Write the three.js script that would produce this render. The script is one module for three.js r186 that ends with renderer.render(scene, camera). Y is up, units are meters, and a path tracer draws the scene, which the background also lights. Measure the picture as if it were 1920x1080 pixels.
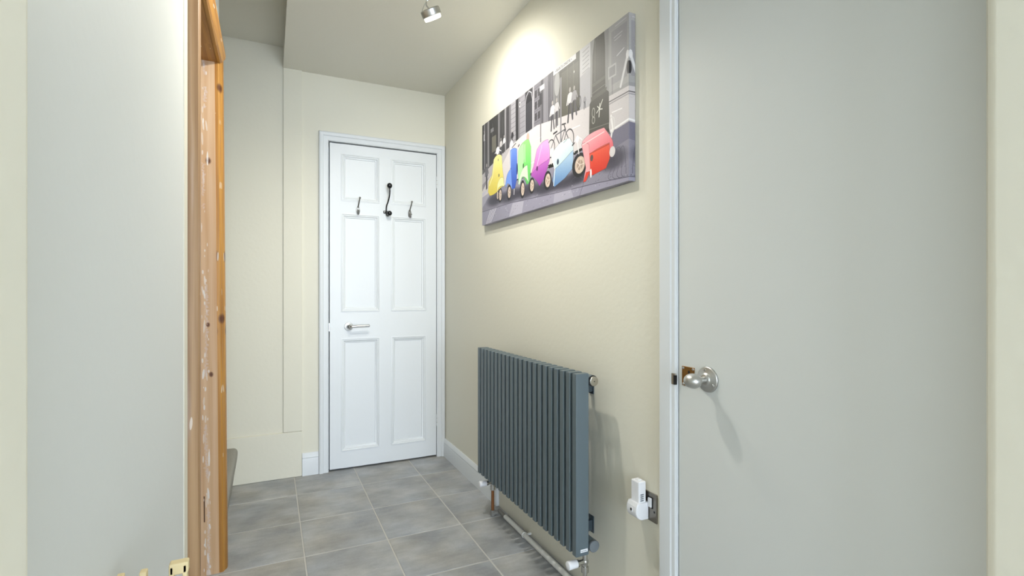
import * as THREE from 'three';
import { RoundedBoxGeometry } from 'three/addons/geometries/RoundedBoxGeometry.js';
import { mergeGeometries, toCreasedNormals } from 'three/addons/utils/BufferGeometryUtils.js';
import { RectAreaLightUniformsLib } from 'three/addons/lights/RectAreaLightUniformsLib.js';
import { ImprovedNoise } from 'three/addons/math/ImprovedNoise.js';

// ------------------------------------------------------------------ camera, sky, light, exposure
const scene = new THREE.Scene();
const EYE = 1.09, YAW = THREE.MathUtils.degToRad(25.45);
const camera = new THREE.PerspectiveCamera(2 * Math.atan(540 / 952) * 180 / Math.PI, 1920 / 1080, 0.02, 60);
camera.position.set(0, EYE, 0);
camera.lookAt(Math.sin(YAW), EYE, -Math.cos(YAW));
camera.setViewOffset(1920, 1080, 0, -5, 1920, 1080);

const renderer = new THREE.WebGLRenderer({ antialias: true });
renderer.toneMapping = THREE.LinearToneMapping;
renderer.toneMappingExposure = 1.0;
renderer.shadowMap.enabled = true;

RectAreaLightUniformsLib.init();
scene.background = new THREE.Color().setRGB(4.4, 5.0, 5.8);        // overcast sky outside the window
const daylight = new THREE.RectAreaLight(new THREE.Color().setRGB(0.83, 0.95, 1.10), 14, 2.2, 1.7);
daylight.position.set(0.4, 1.3, 4.16); daylight.lookAt(0.4, 1.3, 0);  // daylight entering by the window behind the camera
scene.add(daylight);
const LAMP_CD = 1.7;

// ------------------------------------------------------------------ helpers
let seed = 7;
const rnd = () => { seed = (seed * 1664525 + 1013904223) % 4294967296; return seed / 4294967296; };
const rr = (a, b) => a + (b - a) * rnd();
const used = {};
function numbered(n) { const k = used[n] = (used[n] ?? -1) + 1; return k ? `${n}_${String(k).padStart(3, '0')}` : n; }
function shadows(m) { m.castShadow = m.receiveShadow = true; return m; }
function boxUV(g) {                                                  // uv in metres, taken face by face
  if (g.index) g = g.toNonIndexed();
  const p = g.attributes.position, n = g.attributes.normal, uv = new Float32Array(p.count * 2);
  for (let i = 0; i < p.count; i++) {
    const ax = Math.abs(n.getX(i)), ay = Math.abs(n.getY(i)), az = Math.abs(n.getZ(i));
    if (ax >= ay && ax >= az) { uv[2 * i] = p.getZ(i); uv[2 * i + 1] = p.getY(i); }
    else if (ay >= az) { uv[2 * i] = p.getX(i); uv[2 * i + 1] = p.getZ(i); }
    else { uv[2 * i] = p.getX(i); uv[2 * i + 1] = p.getY(i); }
  }
  g.setAttribute('uv', new THREE.BufferAttribute(uv, 2));
  return g;
}
const box = (x0, x1, y0, y1, z0, z1) => boxUV(new THREE.BoxGeometry(x1 - x0, y1 - y0, z1 - z0).translate((x0 + x1) / 2, (y0 + y1) / 2, (z0 + z1) / 2));
const rbox = (x0, x1, y0, y1, z0, z1, r = 0.003, s = 2) => boxUV(new RoundedBoxGeometry(x1 - x0, y1 - y0, z1 - z0, s, r).translate((x0 + x1) / 2, (y0 + y1) / 2, (z0 + z1) / 2));
function cyl(a, b, r, r2 = r, n = 24) {                              // cylinder between two points
  const A = new THREE.Vector3(...a), B = new THREE.Vector3(...b), d = B.clone().sub(A);
  const g = new THREE.CylinderGeometry(r2, r, d.length(), n);
  g.applyQuaternion(new THREE.Quaternion().setFromUnitVectors(new THREE.Vector3(0, 1, 0), d.clone().normalize()));
  return g.translate((A.x + B.x) / 2, (A.y + B.y) / 2, (A.z + B.z) / 2);
}
function lathe(pts, at, dir, n = 32) {                               // [radius, height] profile turned about dir
  const g = new THREE.LatheGeometry(pts.map(([r, y]) => new THREE.Vector2(r, y)), n);
  g.applyQuaternion(new THREE.Quaternion().setFromUnitVectors(new THREE.Vector3(0, 1, 0), new THREE.Vector3(...dir).normalize()));
  return g.translate(...at);
}
const tube = (pts, r, n = 48, k = 10) => new THREE.TubeGeometry(new THREE.CatmullRomCurve3(pts.map(p => new THREE.Vector3(...p))), n, r, k);
const merge = (gs) => mergeGeometries(gs.map(g => { g = g.index ? g.toNonIndexed() : g; for (const k of Object.keys(g.attributes)) if (!['position', 'normal', 'uv'].includes(k)) g.deleteAttribute(k); return g; }));
function surf(rows, closedRow) {                                     // quads between successive rows of points, creased
  const pos = [];
  for (let i = 0; i + 1 < rows.length; i++) {
    const a = rows[i], b = rows[i + 1], m = a.length;
    for (let j = 0; j < (closedRow ? m : m - 1); j++) { const k = (j + 1) % m; pos.push(...a[j], ...b[j], ...b[k], ...a[j], ...b[k], ...a[k]); }
  }
  const g = new THREE.BufferGeometry(); g.setAttribute('position', new THREE.Float32BufferAttribute(pos, 3));
  g.computeVertexNormals();
  return boxUV(toCreasedNormals(g, 0.5));
}
// a mitred frame of a profile [inset, height] round a rectangle; z is outward
const ringTrim = (x0, x1, y0, y1, prof) => surf(prof.map(([o, z]) => [[x0 + o, y0 + o, z], [x0 + o, y1 - o, z], [x1 - o, y1 - o, z], [x1 - o, y0 + o, z]]), true);
// an architrave of a profile [outset, height] up one side, over the head and down the other
const archTrim = (x0, x1, y1, prof, y0 = 0) => surf(prof.map(([o, z]) => [[x0 - o, y0, z], [x0 - o, y1 + o, z], [x1 + o, y1 + o, z], [x1 + o, y0, z]]), false);

function mesh(name, g, m, parent, kind) {
  const o = shadows(new THREE.Mesh(g, m)); o.name = name; parent.add(o);
  if (kind) o.userData.kind = kind;
  return o;
}
function thing(name, label, category, pos = [0, 0, 0], turn = 0, group, kind) {
  const o = new THREE.Group(); o.name = numbered(name); o.position.set(...pos); o.rotation.y = turn; scene.add(o);
  o.userData = { label, category }; if (group) o.userData.group = group; if (kind) o.userData.kind = kind;
  return o;
}
const struct = (name, label, category, pos, turn) => thing(name, label, category, pos, turn, null, 'structure');
function structMesh(name, label, category, g, m) {
  const o = mesh(numbered(name), g, m, scene, 'structure'); Object.assign(o.userData, { label, category }); return o;
}

// ------------------------------------------------------------------ procedural textures
const noise = new ImprovedNoise();
function fbm(x, y, z, oct = 5) { let s = 0, a = 0.5, f = 1; for (let i = 0; i < oct; i++) { s += a * noise.noise(x * f, y * f, z + i * 7.3); a *= 0.5; f *= 2.03; } return s; }
function pixels(w, h, fn, colour = true) {
  const d = new Uint8Array(w * h * 4);
  for (let y = 0; y < h; y++) for (let x = 0; x < w; x++) { const c = fn(x / w, y / h), i = (y * w + x) * 4; d[i] = c[0]; d[i + 1] = c[1]; d[i + 2] = c[2]; d[i + 3] = 255; }
  const t = new THREE.DataTexture(d, w, h); t.magFilter = THREE.LinearFilter; t.minFilter = THREE.LinearMipmapLinearFilter; t.generateMipmaps = true;
  t.wrapS = t.wrapT = THREE.RepeatWrapping; if (colour) t.colorSpace = THREE.SRGBColorSpace; t.needsUpdate = true;
  return t;
}
const clamp = (v) => Math.max(0, Math.min(255, v));
function canvasTex(w, h, draw) {
  const c = document.createElement('canvas'); c.width = w; c.height = h; draw(c.getContext('2d'), w, h);
  const t = new THREE.CanvasTexture(c); t.colorSpace = THREE.SRGBColorSpace; t.wrapS = t.wrapT = THREE.RepeatWrapping; t.anisotropy = 8; return t;
}
const rollerBump = pixels(512, 512, (u, v) => { const k = 128 + 150 * fbm(u * 40, v * 40, 3, 4); return [k, k, k].map(clamp); }, false);
rollerBump.repeat.set(1.2, 1.2);

// grey stone-look tile print: 1.4 m of it
const tilePrint = pixels(1024, 1024, (u, v) => {
  const cloud = fbm(u * 9, v * 11, 1.5, 5), streak = fbm(u * 16, v * 70, 9.1, 4), warm = fbm(u * 7 + 30, v * 8, 4.2, 4), fine = fbm(u * 160, v * 220, 2.2, 2);
  let k = 164 + 44 * cloud + 11 * streak + 9 * fine;
  if (fbm(u * 60, v * 190, 17, 2) > 0.36) k += 9;
  return [k + 12 * warm - 1, k + 5 * warm, k - 8 * warm].map(clamp);
});
const tileRough = pixels(512, 512, (u, v) => { const k = 118 + 70 * fbm(u * 12, v * 20, 6, 4); return [k, k, k].map(clamp); }, false);
const tileBump = pixels(512, 512, (u, v) => { const k = 128 + 110 * fbm(u * 30, v * 70, 8, 4); return [k, k, k].map(clamp); }, false);
for (const t of [tilePrint, tileRough, tileBump]) t.repeat.set(1 / 1.4, 1 / 1.4);

// pine, grain along v; 0.30 m x 2.1 m to a texture
function pine(base, dark, opt = {}) {
  const S = rr(0, 50);
  const t = canvasTex(384, 1536, (g, w, h) => {
    const img = g.createImageData(w, h), d = img.data;
    for (let y = 0; y < h; y++) for (let x = 0; x < w; x++) {
      const u = x / w, v = y / h, bend = 0.05 * fbm(u * 2, v * 4, S, 3);
      const rings = Math.sin((u + bend) * 70 + 5 * fbm(u * 5, v * 3, S + 3, 3)), fibre = fbm(u * 160, v * 9, S + 5, 3), wide = fbm(u * 5, v * 3.5, S + 8, 3);
      let m = 0.35 + 0.22 * rings + 0.5 * fibre + 0.75 * wide; m = Math.max(0, Math.min(1, m));
      const i = (y * w + x) * 4;
      for (let c = 0; c < 3; c++) d[i + c] = base[c] + (dark[c] - base[c]) * m;
      if (opt.wash) {                                                // left-over primer in the grain
        const q = Math.max(0, Math.min(0.75, 1.5 * (fbm(u * 14, v * 5, S + 21, 4) + opt.wash)));
        for (let c = 0; c < 3; c++) d[i + c] += ([196, 184, 190][c] - d[i + c]) * q;
      }
      d[i + 3] = 255;
    }
    g.putImageData(img, 0, 0);
    for (const [kx, ky, kr] of opt.knots ?? []) {
      for (let k = 5; k > 0; k--) { g.fillStyle = `rgba(${90 - k * 4},${44 - k},${20},${0.16 + (5 - k) * 0.1})`; g.beginPath(); g.ellipse(kx * w, ky * h, kr * w * (0.35 + k * 0.16), kr * w * 0.62 * (0.4 + k * 0.22), 0.1, 0, 7); g.fill(); }
    }
    for (const [sx, sy, sw, sh] of opt.slots ?? []) { g.fillStyle = '#4a2a14'; g.fillRect(sx * w, sy * h, sw * w, sh * h); }
    const sp = opt.spots ?? 0;                                       // splashes and runs of white paint
    for (let i = 0; i < sp; i++) {
      const x = (opt.band ? opt.band + rr(-0.03, 0.05) : rnd()) * w, y = rnd() * h, a = rr(1, 4.5), b = a * rr(1, 5);
      g.fillStyle = `rgba(${232},${226},${222},${rr(0.5, 0.95)})`; g.beginPath(); g.ellipse(x, y, a, b, rr(-0.2, 0.2), 0, 7); g.fill();
    }
    if (opt.band) for (let y = 0; y < h; y += 3) { if (fbm(y * 0.006, 3, S, 3) < -0.05) continue; g.fillStyle = `rgba(215,200,200,${0.25 + 0.3 * rnd()})`; g.fillRect((opt.band + 0.012 * Math.sin(y * 0.01)) * w + rr(-4, 4), y, rr(4, 14), 4); }
  });
  t.repeat.set(1 / 0.3, 1 / 2.1);
  return t;
}

// ------------------------------------------------------------------ materials
const std = (color, roughness, o = {}) => new THREE.MeshStandardMaterial({ color, roughness, ...o });
const M = {
  cream: std('#e4e1d2', 0.75, { bumpMap: rollerBump, bumpScale: 0.0006 }),
  white: std('#dcdfdd', 0.6, { bumpMap: rollerBump, bumpScale: 0.0005 }),
  ceil: std('#e8e6dc', 0.85, { bumpMap: rollerBump, bumpScale: 0.0006 }),
  gloss: std('#e0e4e7', 0.45),
  doorWhite: std('#e3e7ea', 0.38, { bumpMap: rollerBump, bumpScale: 0.0003 }),
  flush: std('#dadddb', 0.45, { bumpMap: rollerBump, bumpScale: 0.0003 }),
  tile: std('#ffffff', 1, { map: tilePrint, roughnessMap: tileRough, bumpMap: tileBump, bumpScale: 0.0007 }),
  grout: std('#c6c4be', 0.9),
  boards: std('#9d8b74', 0.7),
  rad: std('#5d6a70', 0.42, { metalness: 0.0 }),
  radDark: std('#3c484f', 0.5),
  chrome: std('#c8c8c6', 0.22, { metalness: 1 }),
  hook: std('#8c8b88', 0.28, { metalness: 1 }),
  nickel: std('#b9b6ae', 0.3, { metalness: 1 }),
  satin: std('#c2c2c0', 0.38, { metalness: 1 }),
  brass: std('#a87f4c', 0.38, { metalness: 1 }),
  copper: std('#9a6a47', 0.5, { metalness: 0.8 }),
  black: std('#111318', 0.25),
  dark: std('#15161a', 0.6),
  plastic: std('#e9eaee', 0.35),
  plasticGrey: std('#6d747a', 0.5),
  carpet: std('#8f897c', 1),
  rackWood: std('#d9c79a', 0.6),
  pipeWhite: std('#e3e3df', 0.45),
  cement: std('#8b8984', 0.95),
};
const pineNear = std('#fff', 0.5, { map: pine([180, 146, 108], [142, 106, 70], { wash: -0.16, spots: 16 }) });
const pineFace = std('#fff', 0.55, { map: pine([216, 184, 150], [196, 154, 114], { spots: 90, wash: -0.3, band: 0.243, knots: [[0.30, 0.244, 0.03], [0.28, 0.543, 0.022], [0.31, 0.634, 0.024]], slots: [[0.215, 0.855, 0.012, 0.047]] }) });
const pineGold = std('#fff', 0.42, { map: pine([194, 142, 66], [140, 90, 36], { spots: 90, knots: [[0.44, 0.107, 0.04], [0.35, 0.417, 0.055], [0.44, 0.533, 0.045], [0.33, 0.555, 0.055], [0.33, 0.667, 0.045]] }) });

// ------------------------------------------------------------------ the room
const XR = 1.045, XL = -0.187, ZB = -3.236, H = 2.383, HS = 2.505;
const floor = struct('floor', 'grey stone-look square floor tiles with pale grout', 'floor');
mesh('grout_bed', box(-1.75, 1.3, -0.06, -0.0015, ZB - 0.2, -0.1), M.grout, floor);
{
  const xs = [], zs = []; for (let i = -5; i <= 3; i++) xs.push(0.1265 + 0.3385 * (i - 0)); xs.sort((a, b) => a - b);
  for (let k = -1; k < 10; k++) zs.push(-2.94 + 0.349 * k);
  const j = 0.0024;
  for (let i = 0; i < xs.length; i++) for (let k = 0; k < zs.length; k++) {
    let x0 = xs[i] + j, x1 = xs[i] + 0.3385 - j, z0 = zs[k] + j, z1 = zs[k] + 0.349 - j;
    x1 = Math.min(x1, 1.06); z0 = Math.max(z0, ZB - 0.06); z1 = Math.min(z1, -0.1); x0 = Math.max(x0, -1.7);
    if (x1 - x0 < 0.02 || z1 - z0 < 0.02) continue;
    const b = 0.0018, t = rr(-0.0003, 0.0003), lo = -0.006;
    const ring = (o, y) => [[x0 + o, y, z0 + o], [x0 + o, y, z1 - o], [x1 - o, y, z1 - o], [x1 - o, y, z0 + o]];
    const g = mergeGeometries([surf([ring(0, lo), ring(0, t - b), ring(b, t)], true), box(x0 + b, x1 - b, lo, t, z0 + b, z1 - b)]);
    const uv = g.attributes.uv, du = rr(0.01, 1.03), dv = rr(0.01, 1.03), fl = rnd() < 0.5;   // a piece of the print that stays clear of its edges
    const ps = g.attributes.position;
    for (let q = 0; q < uv.count; q++) uv.setXY(q, (fl ? ps.getX(q) - x0 : x1 - ps.getX(q)) + du, ps.getZ(q) - z0 + dv);
    mesh(numbered('tile'), g, M.tile, floor);
  }
}
structMesh('floor_room', 'brown boarded floor of the room beyond the hall opening', 'floor', box(-1.3, 2.1, -0.06, 0.0, -0.1, 4.3), M.boards);

{ // ceilings
  structMesh('ceiling', 'off-white plaster ceiling of the hall', 'ceiling', merge([box(0.067, 1.3, H, 2.62, ZB - 0.15, -0.1), box(-1.3, 0.067, H, 2.62, -2.36, -0.1)]), M.ceil);
  structMesh('ceiling_stairs', 'raised plaster ceiling over the foot of the stairs', 'ceiling', box(-1.75, 0.067, HS, 2.62, ZB - 0.15, -2.36), M.ceil);
  structMesh('ceiling_room', 'plain ceiling of the room beyond the hall opening', 'ceiling', box(-1.3, 2.1, H, 2.62, -0.1, 4.3), M.ceil);
}
// back wall with the opening for the panelled door
const D1 = { x0: 0.311, x1: 0.992, y1: 1.993 };
structMesh('wall_back', 'cream painted end wall round the panelled door', 'wall', merge([box(-1.75, D1.x0, 0, HS + 0.05, ZB - 0.12, ZB), box(D1.x1, XR, 0, HS + 0.05, ZB - 0.12, ZB), box(D1.x0, D1.x1, D1.y1, HS + 0.05, ZB - 0.12, ZB)]), M.cream);
{
  const t = struct('trim_1', 'cream boxed panel edging on the end wall beside the stairs', 'panelling');
  mesh('bottom_board', rbox(-1.7, 0.168, 0.001, 0.265, ZB - 0.005, ZB + 0.013, 0.003), M.cream, t);
  mesh('upright_board', rbox(0.067, 0.168, 0.266, H, ZB - 0.005, ZB + 0.013, 0.003), M.cream, t);
}
// right wall with the opening for the flush door
const D2 = { z0: -1.098, z1: -0.36, y1: 1.99 };
structMesh('wall_right', 'cream painted wall with radiator and canvas print', 'wall', merge([box(XR, XR + 0.12, 0, H + 0.1, ZB - 0.12, D2.z0), box(XR, XR + 0.12, D2.y1, H + 0.1, D2.z0, -0.1), box(XR, XR + 0.12, 0, H + 0.1, D2.z1, -0.1)]), M.cream);
// left wall with the pine doorway
const P = { z0: -1.545, z1: -2.255, y1: 1.97 };
structMesh('wall_left', 'white painted wall beside the bare pine doorway', 'wall', merge([box(XL - 0.12, XL, 0, H + 0.1, P.z0 + 0.021, -0.2), box(XL - 0.12, XL, P.y1 + 0.0225, H + 0.1, P.z1 - 0.023, P.z0 + 0.021), box(XL - 0.12, XL, 0, HS + 0.05, -2.36, P.z1 - 0.023)]), M.white);
{ // strip of cream filler next to the pine
  const t = structMesh('trim_2', 'narrow cream plaster strip between the white wall and the pine casing', 'plaster strip', rbox(XL - 0.004, XL + 0.0025, 0.001, H, -1.478, -1.425, 0.002), M.cream);
}
structMesh('wall_stairs', 'cream side wall of the staircase behind the pine doorway', 'wall', merge([box(-1.75, XL - 0.126, 0, HS + 0.05, -2.36, -2.28), box(-1.75, -1.65, 0, HS + 0.05, ZB, -2.36)]), M.cream);
structMesh('wall_cupboard', 'plain walls of the space behind the pine doorway', 'wall', merge([box(-1.3, -1.2, 0, H, -2.28, -1.2), box(-1.3, XL - 0.12, 0, H, -1.25, -1.2)]), M.cream);
// the thick wall whose opening the camera looks through
{
  const jamb = (x0, x1) => boxUV(new RoundedBoxGeometry(x1 - x0, 2.4, 0.28, 4, 0.018).translate((x0 + x1) / 2, 1.19, -0.24));
  structMesh('wall_near', 'cream plastered wall with a rounded-edge opening into the hall', 'wall', merge([jamb(-1.3, -0.12), jamb(0.95, 2.1), rbox(-1.3, 2.1, 2.2, 2.5, -0.375, -0.105, 0.01)]), M.cream);
}
// room behind the camera, with the window that lights the hall
const W1 = { x0: -0.72, x1: 1.52, y0: 0.42, y1: 2.18 };
structMesh('wall_room', 'plain walls of the room behind the hall opening', 'wall', merge([box(-1.35, -1.25, 0, 2.5, -0.1, 4.3), box(2.0, 2.1, 0, 2.5, -0.1, 4.3), box(-1.3, W1.x0, 0, 2.5, 4.2, 4.3), box(W1.x1, 2.1, 0, 2.5, 4.2, 4.3), box(W1.x0, W1.x1, 0, W1.y0, 4.2, 4.3), box(W1.x0, W1.x1, W1.y1, 2.5, 4.2, 4.3)]), M.white);
{
  const w = struct('window_1', 'large white framed window lighting the hall from behind', 'window', [0, 0, 0]);
  const b = (x0, x1, y0, y1) => rbox(x0, x1, y0, y1, 4.22, 4.28, 0.004);
  mesh('window_frame', merge([b(W1.x0, W1.x0 + 0.06, W1.y0, W1.y1), b(W1.x1 - 0.06, W1.x1, W1.y0, W1.y1), b(W1.x0, W1.x1, W1.y0, W1.y0 + 0.06), b(W1.x0, W1.x1, W1.y1 - 0.06, W1.y1), b(0.37, 0.43, W1.y0, W1.y1)]), M.gloss, w);
  const glass = new THREE.MeshPhysicalMaterial({ color: '#ffffff', roughness: 0.02, transmission: 1, thickness: 0, ior: 1.45 });
  mesh('pane', box(W1.x0 + 0.06, 0.37, W1.y0 + 0.06, W1.y1 - 0.06, 4.248, 4.252), glass, w);
  mesh('pane', box(0.43, W1.x1 - 0.06, W1.y0 + 0.06, W1.y1 - 0.06, 4.248, 4.252), glass, w);
}
structMesh('wall_beyond', 'plain walls of the closed spaces behind both doors', 'wall', merge([box(-0.1, 1.3, -0.06, 2.4, ZB - 0.7, ZB - 0.6), box(0.0, 0.1, 0, 2.4, ZB - 0.6, ZB - 0.12), box(1.2, 1.3, 0, 2.4, ZB - 0.6, ZB - 0.12), box(0.0, 1.3, 2.3, 2.4, ZB - 0.6, ZB - 0.12), box(0.0, 1.3, -0.06, -0.004, ZB - 0.6, ZB - 0.2),
  box(1.7, 1.8, 0, 2.4, -1.4, -0.1), box(1.165, 1.8, 0, 2.4, -1.4, -1.3), box(1.165, 1.8, 2.3, 2.4, -1.4, -0.1), box(1.165, 1.8, -0.06, -0.002, -1.4, -0.1)]), M.cream);
// skirting boards
const skirt = (len, h) => { const pr = [[0, 0], [0.015, 0], [0.015, h * 0.72], [0.013, h * 0.76], [0.015, h * 0.8], [0.012, h * 0.9], [0.006, h], [0, h]]; return surf([pr.map(([d, y]) => [0, y, d]), pr.map(([d, y]) => [len, y, d])], false); };
{
  let s = struct('baseboard_back', 'short white skirting board between boxed panel and door casing', 'skirting board', [0.169, 0, ZB]);
  mesh('board', skirt(0.09, 0.132), M.gloss, s); mesh('end_grain', box(0, 0.001, 0.001, 0.1, 0, 0.0145), M.gloss, s);
  s = struct('baseboard_right', 'white moulded skirting board ending at the radiator pipe', 'skirting board', [XR, 0, -3.22], -Math.PI / 2);
  mesh('board', skirt(0.87, 0.115), M.gloss, s); mesh('end_grain', box(0.868, 0.87, 0.001, 0.09, 0, 0.0148), M.gloss, s);
}

// ------------------------------------------------------------------ panelled door at the end
const ARCH = [[0, -0.02], [0, 0.013], [0.004, 0.016], [0.026, 0.016], [0.031, 0.022], [0.043, 0.025], [0.050, 0.022], [0.053, 0.016], [0.053, 0]];
{
  const f = struct('trim_3', 'white moulded casing round the panelled door', 'door casing', [0, 0, ZB]);
  mesh('casing', archTrim(D1.x0 + 0.002, D1.x1 - 0.002, D1.y1 - 0.002, ARCH.map(([o, z]) => [o, z])), M.gloss, f);
  const L = 0.006;
  mesh('lining', merge([box(D1.x0 - 0.001, D1.x0 + L - 0.002, 0, D1.y1, -0.12, 0.012), box(D1.x1 - L + 0.002, D1.x1 + 0.001, 0, D1.y1, -0.12, 0.012), box(D1.x0, D1.x1, D1.y1 - L + 0.003, D1.y1 + 0.001, -0.12, 0.012)]), M.gloss, f);
  mesh('door_stop', merge([box(D1.x0, D1.x0 + 0.02, 0, D1.y1, -0.075, -0.05), box(D1.x1 - 0.02, D1.x1, 0, D1.y1, -0.075, -0.05), box(D1.x0, D1.x1, D1.y1 - 0.02, D1.y1, -0.075, -0.05)]), M.gloss, f);

  const d = struct('door_1', 'white panelled inner door with lever handle and coat hooks', 'door', [0.322, 0, ZB]);
  const W = 0.663, Ht = 1.982, b = 0.011, zb = -0.03, zf = 0.008, cols = [[0.070, 0.292], [0.372, 0.590]], rows = [[0.118, 0.795], [0.966, 1.556], [1.640, 1.918]];
  const fr = [rbox(0, cols[0][0], b, Ht, zb, zf, 0.0025), rbox(cols[1][1], W, b, Ht, zb, zf, 0.0025), box(cols[0][1], cols[1][0], b + 0.02, Ht - 0.02, zb + 0.002, zf)];
  const ys = [b, rows[0][0], rows[0][1], rows[1][0], rows[1][1], rows[2][0], rows[2][1], Ht];
  for (let i = 0; i < 8; i += 2) fr.push(box(cols[0][0] - 0.004, cols[1][1] + 0.004, ys[i], ys[i + 1], zb + 0.001, zf - 0.00005));
  mesh('stiles_and_rails', merge(fr), M.doorWhite, d);
  for (const [x0, x1] of cols) for (const [y0, y1] of rows) {
    const p = mesh('panel', box(x0 - 0.004, x1 + 0.004, y0 - 0.004, y1 + 0.004, -0.016, -0.004), M.doorWhite, d);
    mesh('moulding', ringTrim(x0 - 0.001, x1 + 0.001, y0 - 0.001, y1 + 0.001, [[-0.004, 0.007], [-0.004, 0.011], [0.002, 0.0125], [0.006, 0.009], [0.010, 0.0095], [0.016, 0.003], [0.022, 0.001], [0.024, -0.004]]), M.doorWhite, p);
  }
  const h = mesh('lever_handle', merge([lathe([[0, 0], [0.0255, 0], [0.0255, 0.006], [0.024, 0.008], [0.011, 0.008], [0.010, 0.012], [0.010, 0.036], [0, 0.036]], [0.110, 0.872, zf], [0, 0, 1])]), M.satin, d);
  mesh('lever', tube([[0.110, 0.872, zf + 0.03], [0.113, 0.872, zf + 0.041], [0.122, 0.8725, zf + 0.046], [0.16, 0.874, zf + 0.047], [0.222, 0.875, zf + 0.047]], 0.0075), M.chrome, h);
  mesh('lever_end', new THREE.SphereGeometry(0.0075, 16, 12).translate(0.222, 0.875, zf + 0.047), M.chrome, h);
  for (const y of [1.80, 0.24]) {
    const hg = mesh('hinge', merge([cyl([W + 0.003, y - 0.038, zf + 0.003], [W + 0.003, y + 0.038, zf + 0.003], 0.004)]), M.gloss, d);
    for (const k of [-0.013, 0.013]) mesh('knuckle_joint', cyl([W + 0.003, y + k - 0.001, zf + 0.003], [W + 0.003, y + k + 0.001, zf + 0.003], 0.0045), M.nickel, hg);
  }
  mesh('latch_edge', box(-0.004, 0.001, 0.845, 0.895, -0.022, 0.004), M.satin, d);
}
// coat hooks on that door
{
  const Z0 = ZB + 0.008;
  for (const [x, lab] of [[0.487, 'small silver double coat hook on the door rail, on the handle side'], [0.808, 'small silver double coat hook on the door rail, on the hinge side']]) {
    const t = thing('coat_hook', lab, 'coat hook', [x, 1.555, Z0], 0, 'small silver coat hooks on the door');
    const plate = new THREE.Shape(); plate.absellipse(0, 0.028, 0.010, 0.026, 0, Math.PI * 2);
    mesh('back_plate', new THREE.ExtrudeGeometry(plate, { depth: 0.0025, bevelEnabled: true, bevelSize: 0.001, bevelThickness: 0.001, bevelSegments: 2, curveSegments: 20 }), M.hook, t);
    mesh('upper_prong', tube([[0, 0.045, 0.003], [0.001, 0.058, 0.010], [0.003, 0.075, 0.022], [0.006, 0.098, 0.036]], 0.0036), M.hook, t);
    mesh('prong_tip', new THREE.SphereGeometry(0.0062, 16, 12).translate(0.006, 0.101, 0.037), M.hook, t);
    mesh('lower_prong', tube([[0, 0.034, 0.003], [0, 0.014, 0.006], [0, 0.004, 0.016], [0, 0.008, 0.028], [0, 0.018, 0.031]], 0.0045), M.hook, t);
    mesh('screw', new THREE.SphereGeometry(0.003, 10, 8).translate(0, 0.012, 0.003), M.radDark, t);
    mesh('lower_tip', new THREE.SphereGeometry(0.0075, 16, 12).translate(0, 0.021, 0.031), M.hook, t);
  }
  const t = thing('hat_and_coat_hook', 'tall black wire coat hook with two ball ends on the panelled door', 'coat hook', [0.662, 1.53, Z0]);
  mesh('bracket', rbox(-0.021, 0.021, 0.045, 0.062, 0, 0.005, 0.002), M.black, t);
  for (const x of [-0.013, 0.013]) mesh('screw', lathe([[0.0045, 0], [0.004, 0.0015], [0, 0.002]], [x, 0.0535, 0.005], [0, 0, 1], 14), M.chrome, t);
  mesh('wire', tube([[0.007, 0.205, 0.052], [0.008, 0.175, 0.053], [0.007, 0.148, 0.048], [0.003, 0.118, 0.030], [-0.003, 0.092, 0.014], [-0.004, 0.068, 0.009], [-0.004, 0.046, 0.010], [-0.002, 0.032, 0.017], [0.003, 0.028, 0.030], [0.006, 0.034, 0.040]], 0.0042, 90), M.black, t);
  mesh('top_ball', new THREE.SphereGeometry(0.0160, 24, 18).scale(1, 1.08, 1).translate(0.007, 0.212, 0.053), M.black, t);
  mesh('lower_ball', new THREE.SphereGeometry(0.0155, 24, 18).translate(0.008, 0.042, 0.046), M.black, t);
}

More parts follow.
